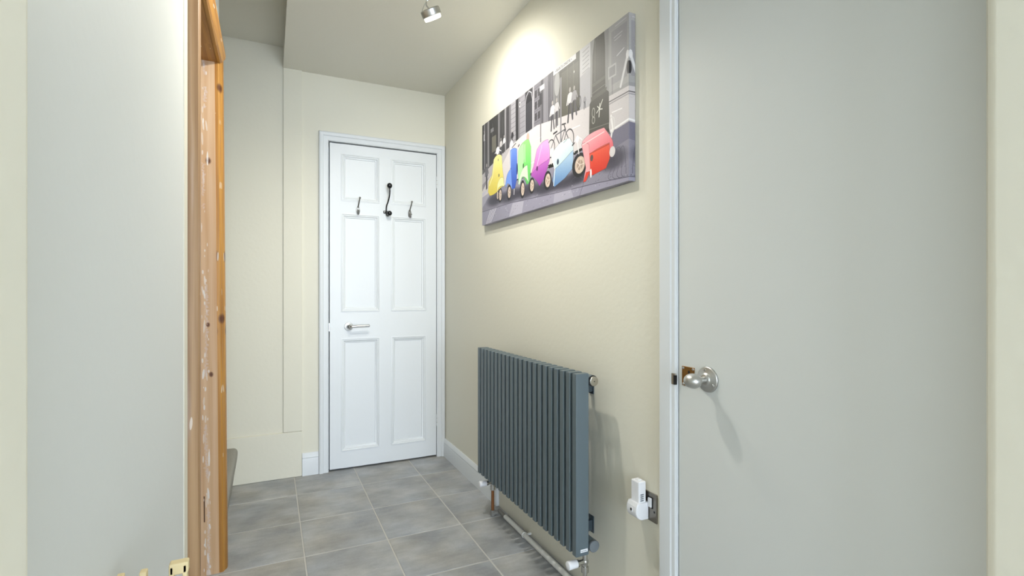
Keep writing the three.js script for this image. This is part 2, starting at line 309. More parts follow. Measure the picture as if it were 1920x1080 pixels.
// ------------------------------------------------------------------ flush door on the right
{
  const f = struct('trim_4', 'white moulded casing round the flush door', 'door casing', [XR, 0, 0], -Math.PI / 2);
  const z1 = D2.z1 + 0.03;
  mesh('casing', archTrim(D2.z0 + 0.002, z1, D2.y1 - 0.002, [[0, -0.02], [0, 0.010], [0.003, 0.013], [0.014, 0.0135], [0.018, 0.0165], [0.050, 0.018], [0.060, 0.017], [0.064, 0.013], [0.064, 0]]), M.gloss, f);
  mesh('lining', merge([box(D2.z0 - 0.001, D2.z0 + 0.003, 0, D2.y1, -0.12, 0.009), box(D2.z0, z1, D2.y1 - 0.003, D2.y1 + 0.001, -0.12, 0.009)]), M.gloss, f);
  mesh('door_stop', merge([box(D2.z0, D2.z0 + 0.02, 0, D2.y1, -0.07, -0.042), box(D2.z0, z1, D2.y1 - 0.02, D2.y1, -0.07, -0.042)]), M.gloss, f);
  const k = mesh('latch_keep', rbox(D2.z0 - 0.012, D2.z0 + 0.0028, 0.824, 0.856, 0.008, 0.0146, 0.001), M.chrome, f);
  mesh('keep_slot', box(D2.z0 - 0.003, D2.z0 + 0.0035, 0.825, 0.851, 0.008, 0.0152), M.dark, k);

  const d = struct('door_2', 'white flush door with oval silver knob and square latch plate', 'door', [XR, 0, D2.z0 + 0.006], -Math.PI / 2);
  mesh('leaf', rbox(0, 0.728, 0.006, D2.y1 - 0.006, -0.038, 0.004, 0.002), M.flush, d);
  const lp = mesh('latch_plate', rbox(0.014, 0.060, 0.826, 0.880, 0.004, 0.0058, 0.0008), M.brass, d);
  for (const [x, y] of [[0.019, 0.875], [0.055, 0.875], [0.019, 0.831], [0.055, 0.831]]) mesh('screw', lathe([[0.0035, 0], [0.003, 0.001], [0, 0.0014]], [x, y, 0.0058], [0, 0, 1], 14), M.chrome, lp);
  mesh('keyhole', lathe([[0.004, 0], [0, 0.0004]], [0.040, 0.866, 0.0058], [0, 0, 1], 14), M.dark, lp);
  const cx = 0.106, cy = 0.856, kn = mesh('knob', (() => {
    const pts = []; for (let i = 0; i <= 20; i++) { const a = -Math.PI / 2 * 0.82 + (Math.PI / 2 * 1.82) * i / 20; pts.push([Math.max(0, 0.0205 * Math.cos(a)), 0.057 + 0.0225 * Math.sin(a)]); }
    return lathe([[0.010, 0.014], [0.0085, 0.024], [0.0085, 0.034], ...pts], [0, 0, 0], [0, 0, 1]).scale(1.2, 0.95, 1).translate(cx, cy, 0);
  })(), M.satin, d);
  mesh('rose', lathe([[0, 0.004], [0.034, 0.004], [0.034, 0.007], [0.031, 0.010], [0.019, 0.0115], [0.016, 0.016], [0.0125, 0.020], [0, 0.020]], [cx, cy, 0], [0, 0, 1], 40), M.satin, kn);
  for (const a of [1.75, -0.5, 3.9]) {
    const x = cx + 0.0255 * Math.cos(a), y = cy + 0.0255 * Math.sin(a);
    mesh('rose_screw', lathe([[0.0038, 0], [0.0032, 0.0012], [0, 0.0015]], [x, y, 0.0105], [0, 0, 1], 14), M.chrome, kn);
  }
}

// ------------------------------------------------------------------ bare pine doorway on the left
{
  const t = struct('trim_5', 'stripped bare pine doorway casing with knots and paint splashes', 'door casing', [0, 0, 0]);
  const PX = 0.027;                                                  // how far the casing stands out
  const lean = (g, k = 0.008) => { const p = g.attributes.position; for (let i = 0; i < p.count; i++) p.setX(i, p.getX(i) + k * (1.0 - p.getY(i))); return g; };
  // jamb boards: near and far, full depth of the wall
  mesh('near_jamb', box(XL - 0.125, XL + 0.001, 0, P.y1, P.z0, P.z0 - 0.001 + 0.02), pineNear, t);
  mesh('far_jamb', lean(box(XL - 0.125, XL + 0.001, 0, P.y1, P.z1 - 0.022, P.z1)), pineFace, t);
  mesh('far_door_stop', lean(rbox(XL - 0.115, XL - 0.062, 0, P.y1, P.z1 - 0.002, P.z1 + 0.014, 0.003)), pineFace, t);
  // casings: profile along z, standing out in x
  const casing = (zin, dir, y1) => {
    const pr = [[0, 0], [0, 0.012], [0.004, 0.0165], [0.012, 0.018], [0.018, 0.0225], [0.030, PX], [0.052, PX], [0.058, PX - 0.003], [0.060, PX - 0.007], [0.060, 0]];
    return surf([pr.map(([o, d]) => [XL + d, 0, zin + dir * o]), pr.map(([o, d]) => [XL + d, y1 + o, zin + dir * o])], false);
  };
  mesh('near_casing', casing(P.z0 + 0.003, 1, P.y1), pineNear, t);
  mesh('far_casing', lean(casing(P.z1 - 0.003, -1, P.y1)), pineGold, t);
  // head: the same profile running along the opening
  const prh = [[0, 0], [0, 0.012], [0.004, 0.0165], [0.012, 0.018], [0.018, 0.0225], [0.030, PX], [0.052, PX], [0.058, PX - 0.003], [0.060, PX - 0.007], [0.060, 0]];
  const spin = (g) => { const uv = g.attributes.uv, p = g.attributes.position; for (let i = 0; i < uv.count; i++) uv.setXY(i, p.getY(i) + p.getX(i), p.getZ(i)); return g; };
  mesh('head_casing', spin(surf([prh.map(([o, d]) => [XL + d, P.y1 + o, P.z0 + 0.003 + o]), prh.map(([o, d]) => [XL + d, P.y1 + o, P.z1 - 0.003 - o])], false)), pineGold, t);
  mesh('head_jamb', spin(box(XL - 0.125, XL + 0.001, P.y1, P.y1 + 0.022, P.z1 - 0.02, P.z0 + 0.02)), pineGold, t);
  mesh('head_door_stop', spin(rbox(XL - 0.115, XL - 0.062, P.y1 - 0.014, P.y1 + 0.001, P.z1 + 0.014, P.z0, 0.003)), pineGold, t);
}

// ------------------------------------------------------------------ stairs
{
  const t = thing('staircase', 'grey carpeted stairs rising behind the pine doorway', 'stairs', [-0.19, 0, ZB + 0.005], 0, null, 'structure');
  const bump = pixels(256, 256, () => { const k = rnd() * 255; return [k, k, k]; }, false); bump.repeat.set(12, 12);
  const fleck = pixels(256, 256, () => { const k = 205 + rr(-26, 26); return [k + 4, k, k - 12].map(clamp); }); fleck.repeat.set(6, 6);
  const carpet = std('#ffffff', 1, { map: fleck, bumpMap: bump, bumpScale: 0.004 });
  const rise = 0.212, going = 0.235, w = 0.865;
  for (let i = 0; i < 6; i++) {
    const x = -going * i, y0 = rise * i, y1 = rise * (i + 1), s = new THREE.Shape();
    s.moveTo(x - going - 0.02, y1); s.lineTo(x, y1); s.bezierCurveTo(x + 0.02, y1, x + 0.026, y1 - 0.014, x + 0.025, y1 - 0.03);
    s.bezierCurveTo(x + 0.024, y1 - 0.07, x + 0.012, y1 - 0.11, x, y0); s.lineTo(x - going - 0.02, y0); s.closePath();
    mesh('step', boxUV(new THREE.ExtrudeGeometry(s, { depth: w, bevelEnabled: false, curveSegments: 10 })), carpet, t);
    if (i) mesh('step_core', box(-going * 6, x - 0.03, 0, y0, 0.002, w - 0.002), carpet, t);
  }
}

// ------------------------------------------------------------------ canvas print
{
  const print = canvasTex(1400, 606, (g, W, H2) => {
    const poly = (c, ...p) => { g.fillStyle = c; g.beginPath(); p.forEach(([x, y], i) => i ? g.lineTo(x, y) : g.moveTo(x, y)); g.closePath(); g.fill(); };
    const rect = (c, x, y, w, h) => { g.fillStyle = c; g.fillRect(x, y, w, h); };
    const line = (c, w, ...p) => { g.strokeStyle = c; g.lineWidth = w; g.lineCap = 'round'; g.lineJoin = 'round'; g.beginPath(); p.forEach(([x, y], i) => i ? g.lineTo(x, y) : g.moveTo(x, y)); g.stroke(); };
    const ell = (c, x, y, a, b, r = 0) => { g.fillStyle = c; g.beginPath(); g.ellipse(x, y, a, b, r, 0, 7); g.fill(); };
    const ring = (c, w, x, y, a, b) => { g.strokeStyle = c; g.lineWidth = w; g.beginPath(); g.ellipse(x, y, a, b, 0, 0, 7); g.stroke(); };
    const tone = (a, b, x0, y0, x1, y1) => { const q = g.createLinearGradient(x0, y0, x1, y1); q.addColorStop(0, a); q.addColorStop(1, b); return q; };
    const curve = (c, ...p) => { g.fillStyle = c; g.beginPath(); g.moveTo(p[0][0], p[0][1]); for (let i = 1; i < p.length; i++) { const q = p[i]; q.length === 2 ? g.lineTo(...q) : q.length === 4 ? g.quadraticCurveTo(...q) : g.bezierCurveTo(...q); } g.closePath(); g.fill(); g.strokeStyle = 'rgba(50,44,56,0.4)'; g.lineWidth = 2; g.stroke(); };
    // street front
    rect('#5c5a5e', 0, 0, W, 320);
    const strip = [[0, 26, '#2c2b2f'], [26, 22, '#77757a'], [48, 26, '#3a393d'], [74, 20, '#69676b'], [94, 14, '#8e8c90'], [108, 130, '#39383a'], [238, 22, '#7c7a7e'], [260, 20, '#4a494d'], [280, 46, '#3f3e41'], [326, 22, '#8a888d'], [348, 38, '#454348'], [386, 22, '#6d6b70'], [408, 60, '#99979e'], [468, 30, '#2e2d31'], [498, 20, '#77757b'], [518, 58, '#8f8d95'], [576, 82, '#3b3a40'], [658, 14, '#a7a5ac'], [672, 70, '#77757e'], [742, 24, '#55535a'], [766, 46, '#85838b'], [812, 46, '#615f67'], [858, 55, '#7c7b7e'], [913, 166, '#45443d'], [1079, 78, '#bdbbbf'], [1157, 120, '#8f8e8e'], [1277, 123, '#9b999b']];
    for (const [x, w, c] of strip) rect(c, x, 0, w, 270);
    for (let i = 0; i < 34; i++) { const x = rr(0, 900); line(`rgba(${rnd() < 0.5 ? '20,20,24' : '190,188,194'},0.28)`, rr(1, 4), [x, rr(0, 60)], [x, rr(90, 240)]); }
    for (let k = 0; k < 9; k++) { line('rgba(70,68,74,0.7)', 2, [408, 14 + k * 24], [466, 14 + k * 24]); line('rgba(70,68,74,0.6)', 2, [518, 10 + k * 26], [574, 10 + k * 26]); line('rgba(60,58,64,0.6)', 2, [672, 18 + k * 28], [740, 18 + k * 28]); }
    g.fillStyle = '#24232a'; g.beginPath(); g.moveTo(584, 206); g.lineTo(584, 60); g.quadraticCurveTo(617, -14, 650, 60); g.lineTo(650, 206); g.fill();
    for (let k = 0; k < 20; k++) line('#5d5c66', 2, [588, 66 + k * 7], [646, 66 + k * 7]);
    line('#b9b7bf', 5, [579, 210], [579, 56], [590, 24], [617, 6]); line('#b9b7bf', 5, [655, 210], [655, 56], [646, 24], [617, 6]);
    rect('#77767a', 130, 58, 44, 22); rect('#8c8a8e', 96, 20, 10, 190); rect('#b2b0b5', 22, 60, 16, 40); line('#d2d0d4', 3, [30, 40], [42, 60], [30, 86], [44, 100]);
    rect('#6a685f', 150, 110, 60, 90); ell('#d5d3d6', 515, 40, 9, 14); ell('#5a585d', 515, 40, 6, 9);
    for (let k = 0; k < 6; k++) rect('rgba(25,24,28,0.55)', 680 + (k % 2) * 32, 30 + Math.floor(k / 2) * 55, 22, 36);
    rect('#c9c7cb', 730, 26, 46, 24); rect('#e1dfe2', 860, 0, 190, 23);
    g.fillStyle = '#3a393d'; g.font = 'bold 17px sans-serif'; g.fillText('• BARCELONETA •', 876, 17);
    ell('#a2a1a3', 893, 74, 24, 52); rect('#57554c', 930, 40, 140, 200); line('#6d6c60', 3, [980, 30], [980, 230]); line('#6d6c60', 3, [1030, 30], [1030, 230]); rect('#f0eee8', 1032, 68, 6, 9);
    poly('#c6c4c8', [1079, 0], [1157, 0], [1157, 100], [1079, 116]); poly('#aeacb2', [1079, 116], [1157, 100], [1157, 270], [1079, 262]);
    for (let k = 0; k < 6; k++) line('#8d8b91', 3, [1100, 20 + k * 17], [1146, 14 + k * 17]);
    // right-hand shop window
    rect('#a8a6a7', 1283, 0, 117, 250); rect('#98969a', 1296, 26, 94, 200); rect('#bab9ba', 1276, 150, 50, 48); rect('#908e92', 1282, 157, 38, 34); line('#6e6c71', 3, [1302, 198], [1302, 262]);
    g.fillStyle = '#c9c7ca'; g.font = '13px sans-serif'; line('#c3c1c5', 3, [1320, 14], [1384, 12]); line('#c3c1c5', 3, [1312, 54], [1362, 50]); line('#c3c1c5', 3, [1316, 66], [1356, 62]); line('#d1cfd2', 4, [1330, 128], [1372, 116]);
    line('#dddbdd', 12, [1392, 150], [1374, 196], [1352, 250]); ell('#26252b', 1396, 196, 8, 24); ell('#e6e4e6', 1392, 148, 9, 16);
    // road
    poly('#cfc9cb', [0, 300], [278, 243], [543, 209], [703, 202], [923, 232], [1079, 250], [1157, 258], [1283, 262], [1400, 264], [1400, 400], [1283, 400], [900, 420], [400, 420], [0, 470]);
    poly('#b6b1b6', [0, 300], [278, 243], [420, 226], [300, 300], [0, 360]);
    poly('#8d8890', [0, 360], [120, 330], [0, 400]);
    line('#a29da2', 5, [1283, 293], [1400, 292]); line('#5a575c', 4, [1283, 284], [1400, 284]);
    for (const [x, y, l] of [[690, 268, 60], [1020, 310, 60], [1300, 330, 60], [880, 262, 30], [560, 330, 50], [640, 372, 50]]) line('#f2eff0', 4, [x, y], [x + l, y + 3]);
    line('#f1eff1', 7, [1290, 397], [1400, 384]);
    // pavement
    poly('#8a8797', [1260, 408], [1400, 392], [1400, 606], [0, 606], [0, 440], [300, 420], [900, 440]);
    poly('#767386', [1290, 404], [1400, 394], [1400, 455], [1300, 470]);
    poly('#a7a4b4', [0, 436], [160, 420], [0, 500]); poly('#c5c2cf', [0, 410], [110, 400], [0, 432]);
    const pool = (x, y, a, b, k) => { g.save(); g.translate(x, y); g.scale(1, b / a); const q = g.createRadialGradient(0, 0, 0, 0, 0, a); q.addColorStop(0, `rgba(40,38,50,${k})`); q.addColorStop(0.55, `rgba(44,42,54,${k * 0.8})`); q.addColorStop(1, 'rgba(50,48,60,0)'); g.fillStyle = q; g.fillRect(-a, -a, 2 * a, 2 * a); g.restore(); };
    pool(200, 478, 150, 46, 0.85); pool(400, 492, 170, 44, 0.85); pool(600, 500, 170, 44, 0.85); pool(800, 518, 160, 40, 0.9); pool(980, 528, 170, 36, 0.8); pool(1080, 520, 90, 44, 0.9); pool(1300, 508, 110, 50, 0.75);
    poly('#9794a7', [0, 524], [417, 532], [923, 564], [1199, 577], [1400, 592], [1400, 606], [0, 606]);
    line('#4c4a58', 2.5, [0, 524], [417, 532], [923, 564], [1199, 577], [1400, 592]);
    for (let k = 0; k < 4; k++) line('#e4e1ea', 5, [64 + k * 22, 604], [130 + k * 26, 530]);
    poly('#b3b0c0', [380, 604], [430, 536], [560, 546], [540, 604]); poly('#a9a6b7', [860, 604], [870, 562], [1010, 568], [1030, 604]);
    for (const [x, y] of [[1010, 560], [1180, 470]]) { g.strokeStyle = '#4e4c5b'; g.lineWidth = 2.2; g.beginPath(); g.moveTo(x, y); g.bezierCurveTo(x - 20, y - 40, x + 60, y - 50, x + 90, y - 20); g.bezierCurveTo(x + 120, y + 10, x + 40, y + 40, x + 80, y + 70); g.stroke(); }
    for (let k = 0; k < 5; k++) { g.strokeStyle = 'rgba(78,76,94,0.9)'; g.lineWidth = 2; g.beginPath(); g.moveTo(1230 + k * 30, 470 + k * 4); g.bezierCurveTo(1290 + k * 22, 440, 1330 + k * 12, 520, 1280 + k * 26, 560); g.bezierCurveTo(1260 + k * 30, 580, 1310 + k * 20, 590, 1330 + k * 16, 585); g.stroke(); }
    for (let k = 0; k < 70; k++) { const x = rr(20, 1390), y = rr(535, 600); line(rnd() < 0.6 ? 'rgba(70,68,84,0.6)' : 'rgba(214,211,222,0.7)', 2, [x, y], [x + rr(3, 10), y - rr(0, 4)]); }
    // lamp column
    poly('#4c4a45', [1147, 378], [1151, 250], [1168, 236], [1172, 60], [1186, 0], [1250, 0], [1256, 60], [1258, 226], [1280, 244], [1284, 390]);
    poly('#5c5a54', [1164, 244], [1262, 236], [1268, 220], [1160, 226]); poly('#605e58', [1168, 190], [1256, 184], [1256, 172], [1168, 176]);
    poly('#34322f', [1140, 372], [1286, 384], [1286, 400], [1140, 392]); line('#77756f', 3, [1150, 352], [1284, 364]); line('#77756f', 3, [1166, 214], [1262, 206]); line('#6a6862', 4, [1190, 10], [1188, 170]);
    line('#d9d7d0', 5, [1216, 320], [1222, 270]); line('#d9d7d0', 4, [1200, 300], [1222, 286], [1240, 260]); line('#d9d7d0', 4, [1206, 276], [1222, 292], [1238, 296]); ring('#a3a19a', 4, 1178, 292, 9, 18); ring('#a3a19a', 4, 1178, 322, 9, 13);
    // people
    const person = (x, y, h, c, s = 1) => { const u = h / 8; ell('#a8a2a0', x, y - h + u * 0.6, u * 0.42, u * 0.6); curve(c, [x - u * 0.9, y - h + u * 1.5], [x, y - h + u * 0.9, x + u * 0.9, y - h + u * 1.5], [x + u * 1.0, y - h + u * 4], [x - u * 1.0, y - h + u * 4]); line('#3c3a40', u * 0.62, [x - u * 0.3, y - h + u * 4], [x - u * 0.7 * s, y]); line('#55525a', u * 0.62, [x + u * 0.3, y - h + u * 4], [x + u * 0.9 * s, y - u * 0.2]); line(c, u * 0.4, [x - u * 0.8, y - h + u * 1.7], [x - u * 1.4, y - h + u * 3.8]); line(c, u * 0.4, [x + u * 0.8, y - h + u * 1.7], [x + u * 1.5, y - h + u * 3.4]); };
    person(278, 252, 104, '#c9c6c8'); person(321, 240, 96, '#e2e0e2'); person(425, 236, 92, '#2b2a2f', 0.4); person(70, 395, 150, '#66646b', 0.4);
    person(852, 268, 134, '#d8d5d8'); person(890, 262, 128, '#c2bfc3', 0.5); person(1002, 272, 146, '#d5d2d5', 1.3); person(1036, 262, 130, '#9a979c', 1.2); person(1116, 256, 56, '#8d8a90', 1);
    ring('#34333a', 4, 1072, 214, 15, 26); line('#6c6a70', 9, [740, 60], [740, 290]); rect('#3b3a40', 728, 60, 24, 56); line('#85838a', 12, [926, 60], [926, 430]);
    // bicycle
    ring('#2c2b31', 5, 838, 350, 34, 40); ring('#2c2b31', 5, 994, 352, 38, 46); line('#55535b', 5, [838, 350], [880, 300], [960, 296], [994, 352]); line('#3a3940', 5, [880, 300], [920, 356], [960, 296]); line('#2c2b31', 6, [952, 270], [966, 300]); line('#2c2b31', 6, [936, 268], [966, 272]); line('#2c2b31', 8, [862, 288], [892, 286]);
    // scooters: leg shield, cowl, headset, wheel
    const wheel = (x, y, a, b) => { ell('#1d1c22', x, y, a, b); ell('#cbb8a8', x + 3, y, a * 0.68, b * 0.72); ell('#a08b7c', x + 3, y, a * 0.4, b * 0.42); for (let k = 0; k < 5; k++) { const q = k * 1.26; line('#e6d8cc', 3, [x + 3, y], [x + 3 + a * 0.55 * Math.cos(q), y + b * 0.6 * Math.sin(q)]); } };
    const bars = (x, y, w) => { line('#dcdadf', 6, [x - w, y + 10], [x - w * 0.4, y - 6], [x + w * 0.4, y - 8], [x + w, y + 6]); ell('#e9e7ea', x, y - 4, 13, 15); line('#2f2e35', 7, [x - w - 4, y + 12], [x - w + 10, y + 6]); };
    // yellow
    wheel(228, 462, 16, 30); wheel(265, 466, 27, 42); bars(230, 214, 48); ell('#f1efef', 232, 208, 24, 22);
    curve(tone('#efe69a', '#dcc94e', 200, 240, 200, 440), [176, 246], [230, 214, 288, 250], [300, 330], [318, 392], [322, 430, 290, 424], [252, 432], [200, 452, 120, 446], [92, 420], [100, 360], [150, 330]);
    curve('#f3eba6', [228, 400], [262, 356, 308, 376], [322, 428], [280, 410, 240, 424], [222, 448]); line('#fbf6c8', 5, [182, 250], [160, 340], [112, 384]); ell('#55504a', 250, 352, 6, 10); ell('#8b8473', 240, 262, 5, 8);
    // blue
    wheel(384, 472, 27, 42); line('#c9c7cd', 7, [455, 400], [446, 492]); ell('#eceaf0', 414, 226, 22, 28); line('#2f2e35', 5, [420, 240], [468, 228]);
    curve(tone('#6d8fe0', '#2c4fb0', 440, 250, 440, 460), [398, 250], [440, 236, 482, 262], [484, 330], [480, 420], [458, 462], [420, 462], [404, 420], [400, 330]); curve('#6f94e2', [338, 424], [352, 352, 410, 350], [424, 462], [396, 424, 362, 420], [344, 440]); line('#a9c2f5', 6, [408, 256], [402, 340]); ell('#1d2c66', 484, 366, 8, 30);
    // green
    wheel(546, 484, 27, 46); bars(560, 240, 60); ell('#caa79b', 606, 236, 15, 24);
    curve(tone('#8fe57c', '#58b85a', 600, 250, 620, 460), [498, 276], [540, 232, 616, 246], [640, 290], [640, 380], [628, 462], [596, 470], [560, 420], [500, 440], [492, 360]); curve('#a8efa0', [498, 276], [524, 250, 560, 250], [566, 330], [540, 410], [500, 436], [492, 360]); curve('#cdf5c6', [498, 446], [530, 366, 600, 372], [614, 462], [580, 420, 540, 420], [510, 456]); ell('#3f6a3d', 556, 366, 8, 12); line('#d4f7cd', 5, [572, 262], [574, 350]);
    // magenta
    wheel(648, 484, 30, 40); ell('#d9b6d4', 800, 320, 14, 22);
    curve(tone('#e2a3d8', '#b65bb4', 760, 300, 700, 480), [700, 322], [752, 288, 812, 300], [826, 350], [828, 400], [780, 470], [728, 502], [706, 476], [640, 430], [668, 390]); curve(tone('#b863bc', '#8a2f97', 720, 400, 720, 500), [640, 432], [700, 400, 800, 396], [826, 390], [780, 470], [728, 502], [704, 474]); line('#efc0e8', 5, [752, 312], [700, 404]); ell('#5b2660', 704, 412, 9, 12);
    // pale blue
    wheel(806, 490, 36, 44); ell('#e7eceb', 846, 368, 15, 20);
    curve(tone('#e4eeea', '#a9c4d2', 900, 340, 930, 500), [838, 384], [900, 330, 1000, 344], [1030, 380], [1026, 480], [960, 510], [868, 532], [852, 500], [872, 450]); curve(tone('#a3bfd9', '#5f87b9', 950, 420, 930, 530), [870, 452], [930, 440, 1010, 408], [1030, 404], [1026, 480], [960, 510], [868, 532], [852, 500]); line('#eff6f4', 5, [844, 390], [874, 452], [862, 524]); ell('#38455a', 900, 424, 9, 13); line('#8fa6ad', 4, [950, 352], [976, 344]);
    // red
    wheel(1076, 478, 56, 50); bars(1060, 370, 34); line('#e6e2e2', 6, [1060, 372], [1072, 430]); line('#ece9e9', 9, [1294, 340], [1304, 388], [1292, 430]); ring('#d9d6d6', 5, 1300, 376, 16, 30);
    curve(tone('#f4a9b0', '#e5707c', 1180, 370, 1200, 470), [1096, 388], [1140, 360, 1250, 372], [1276, 400], [1300, 430], [1316, 456, 1300, 486], [1280, 496], [1270, 450], [1150, 452], [1120, 470]); curve(tone('#e5573f', '#cf2f1e', 1200, 450, 1200, 540), [1146, 452], [1200, 440, 1260, 440], [1284, 440], [1286, 500], [1262, 532], [1180, 540], [1150, 540]); curve('#f2a2a8', [1092, 396], [1120, 390, 1146, 410], [1150, 452], [1156, 520], [1124, 556], [1104, 556], [1124, 500]); curve('#d8402f', [1126, 520], [1156, 520], [1124, 556], [1104, 556]); line('#fbd3d6', 4, [1100, 400], [1250, 388]); line('#b93a2c', 4, [1150, 450], [1280, 444]); ell('#5b4a4a', 1166, 470, 10, 13); ell('#d8d3d3', 1302, 478, 18, 20); ell('#f6f3f3', 1160, 530, 6, 18);
    // paper-fine grain of the print
    for (let k = 0; k < 5000; k++) rect(rnd() < 0.5 ? 'rgba(255,255,255,0.05)' : 'rgba(0,0,0,0.06)', rnd() * W, rnd() * H2, rr(1, 5), rr(1, 3));
  });
  const weave = pixels(128, 128, (u, v) => { const k = 128 + 60 * Math.sin(u * 128 * 0.785) + 60 * Math.sin(v * 128 * 0.785); return [k, k, k].map(clamp); }, false); weave.repeat.set(12, 5);
  const m = std('#ffffff', 0.5, { map: print, bumpMap: weave, bumpScale: 0.0001 });
  const t = thing('canvas_print', 'wide canvas print of colourful scooters parked on a grey street', 'picture', [XR, 1.437, -2.51], -Math.PI / 2);
  const w = 1.225, hh = 0.53, d = 0.026, k = 0.02;
  const pos = [], uv = [];
  const quad = (p, q) => { for (const i of [0, 1, 2, 0, 2, 3]) { pos.push(...p[i]); uv.push(...q[i]); } };
  quad([[0, 0, d], [w, 0, d], [w, hh, d], [0, hh, d]], [[0, 0], [1, 0], [1, 1], [0, 1]]);
  quad([[w, 0, d], [w, 0, 0.001], [w, hh, 0.001], [w, hh, d]], [[1, 0], [1 - k, 0], [1 - k, 1], [1, 1]]);
  quad([[0, 0, 0.001], [0, 0, d], [0, hh, d], [0, hh, 0.001]], [[k, 0], [0, 0], [0, 1], [k, 1]]);
  quad([[0, hh, d], [w, hh, d], [w, hh, 0.001], [0, hh, 0.001]], [[0, 1], [1, 1], [1, 0.955], [0, 0.955]]);
  quad([[0, 0, 0.001], [w, 0, 0.001], [w, 0, d], [0, 0, d]], [[0, 0.045], [1, 0.045], [1, 0], [0, 0]]);
  const g = new THREE.BufferGeometry(); g.setAttribute('position', new THREE.Float32BufferAttribute(pos, 3)); g.setAttribute('uv', new THREE.Float32BufferAttribute(uv, 2)); g.computeVertexNormals();
  mesh('printed_canvas', g, m, t);
  mesh('stretcher_frame', merge([box(0.003, w - 0.003, 0.003, 0.04, 0.0005, 0.02), box(0.003, w - 0.003, hh - 0.04, hh - 0.003, 0.0005, 0.02), box(0.003, 0.04, 0.04, hh - 0.04, 0.0005, 0.02), box(w - 0.04, w - 0.003, 0.04, hh - 0.04, 0.0005, 0.02)]), M.rackWood, t);
}

// ------------------------------------------------------------------ radiator and its plumbing
{
  const t = thing('radiator', 'anthracite grey column radiator with flat upright tubes on the cream wall', 'radiator', [0.93, 0.213, -1.86]);
  const X0 = 0.905 - 0.93, N = 22, pitch = 0.0405, zN = -1.425 + 1.86;    // front of the tubes, centre of the nearest tube
  const g = rbox(X0, X0 + 0.05, 0, 0.603, -0.0125, 0.0125, 0.003, 2);
  for (let i = 0; i < N; i++) { const o = mesh('tube', g, M.rad, t); o.position.z = zN - pitch * i; }
  const zf = zN - pitch * (N - 1), hx = X0 + 0.05 + 0.018;
  for (const y of [0.575, 0.026]) {
    mesh('header_rail', cyl([hx, y, zf - 0.012], [hx, y, zN + 0.008], 0.0195, 0.0195, 28), M.rad, t);
    if (y > 0.3) {
      const pl = mesh('end_plug', lathe([[0, 0], [0.0165, 0], [0.0165, 0.008], [0.0145, 0.010], [0, 0.010]], [hx, y, zN + 0.008], [0, 0, 1]), M.nickel, t);
      mesh('vent_slot', cyl([hx, y, zN + 0.017], [hx, y, zN + 0.0185], 0.002), M.dark, pl);
      mesh('plug_seal', new THREE.TorusGeometry(0.0172, 0.0018, 8, 28).translate(hx, y, zN + 0.009), M.dark, pl);
    } else mesh('end_plug', lathe([[0, 0], [0.0195, 0], [0.0195, 0.010], [0.0175, 0.012], [0, 0.012]], [hx, y, zN + 0.008], [0, 0, 1]), M.plasticGrey, t);
  }
  for (const [z, y] of [[zN - 0.105, 0.537], [zN - 0.105, 0.040], [zf + 0.04, 0.537], [zf + 0.04, 0.062]]) {
    const b = mesh('wall_bracket', merge([rbox(hx - 0.016, XR - 0.93, y - 0.022, y + 0.016, z - 0.004, z + 0.012, 0.002), rbox(XR - 0.93 - 0.004, XR - 0.93, y - 0.03, y + 0.03, z - 0.012, z + 0.018, 0.0015)]), M.radDark, t);
    mesh('bracket_bolt', cyl([hx, y + 0.008, z + 0.012], [hx, y + 0.008, z + 0.016], 0.005), M.chrome, b);
  }
  const tag = canvasTex(128, 48, (c, w, h) => { c.fillStyle = '#e9ebee'; c.fillRect(0, 0, w, h); c.fillStyle = '#8a9197'; for (let i = 0; i < 9; i++) c.fillRect(14 + i * 11, 16 + (i % 3) * 2, 7, 15); });
  const lg = new THREE.PlaneGeometry(0.028, 0.0105).translate(X0 + 0.031, 0.018, zN + 0.0129);
  mesh('maker_label', lg, std('#ffffff', 0.5, { map: tag }), t);
}
function valve(label, z, pipeMat) {
  const x = 0.973, t = thing('radiator_valve', label, 'radiator valve', [x, 0, z]);
  mesh('union_nut', cyl([0, 0.196, 0], [0, 0.217, 0], 0.0135, 0.0135, 6), M.chrome, t);
  mesh('body', merge([cyl([0, 0.145, 0], [0, 0.198, 0], 0.0095), cyl([0, 0.163, 0], [-0.03, 0.163, 0], 0.0085), new THREE.SphereGeometry(0.0125, 20, 14).translate(0, 0.163, 0), cyl([-0.024, 0.163, 0], [-0.033, 0.163, 0], 0.0115, 0.0115, 6)]), M.chrome, t);
  mesh('compression_nut', cyl([0, 0.125, 0], [0, 0.147, 0], 0.0125, 0.0125, 6), M.chrome, t);
  const c = mesh('cap', lathe([[0, 0], [0.0125, 0], [0.0135, 0.002], [0.0145, 0.034], [0.0125, 0.037], [0, 0.0375]], [-0.033, 0.163, 0], [-1, 0, 0], 24), M.plastic, t);
  mesh('pipe', cyl([0, 0.0, 0], [0, 0.13, 0], 0.0075), pipeMat, t);
  mesh('floor_elbow', merge([cyl([0, 0.0, 0], [0, 0.028, 0], 0.0105, 0.0105, 16), cyl([0, 0.012, 0], [0.02, 0.012, 0], 0.0105), cyl([0, 0.012, 0], [-0.012, 0.012, 0.004], 0.009)]), M.cement, t);
}
valve('chrome radiator valve with white cap and bare copper tail under the far tubes', -2.262, M.copper);
valve('chrome radiator valve with white cap at the label end of the radiator', -1.463, M.chrome);
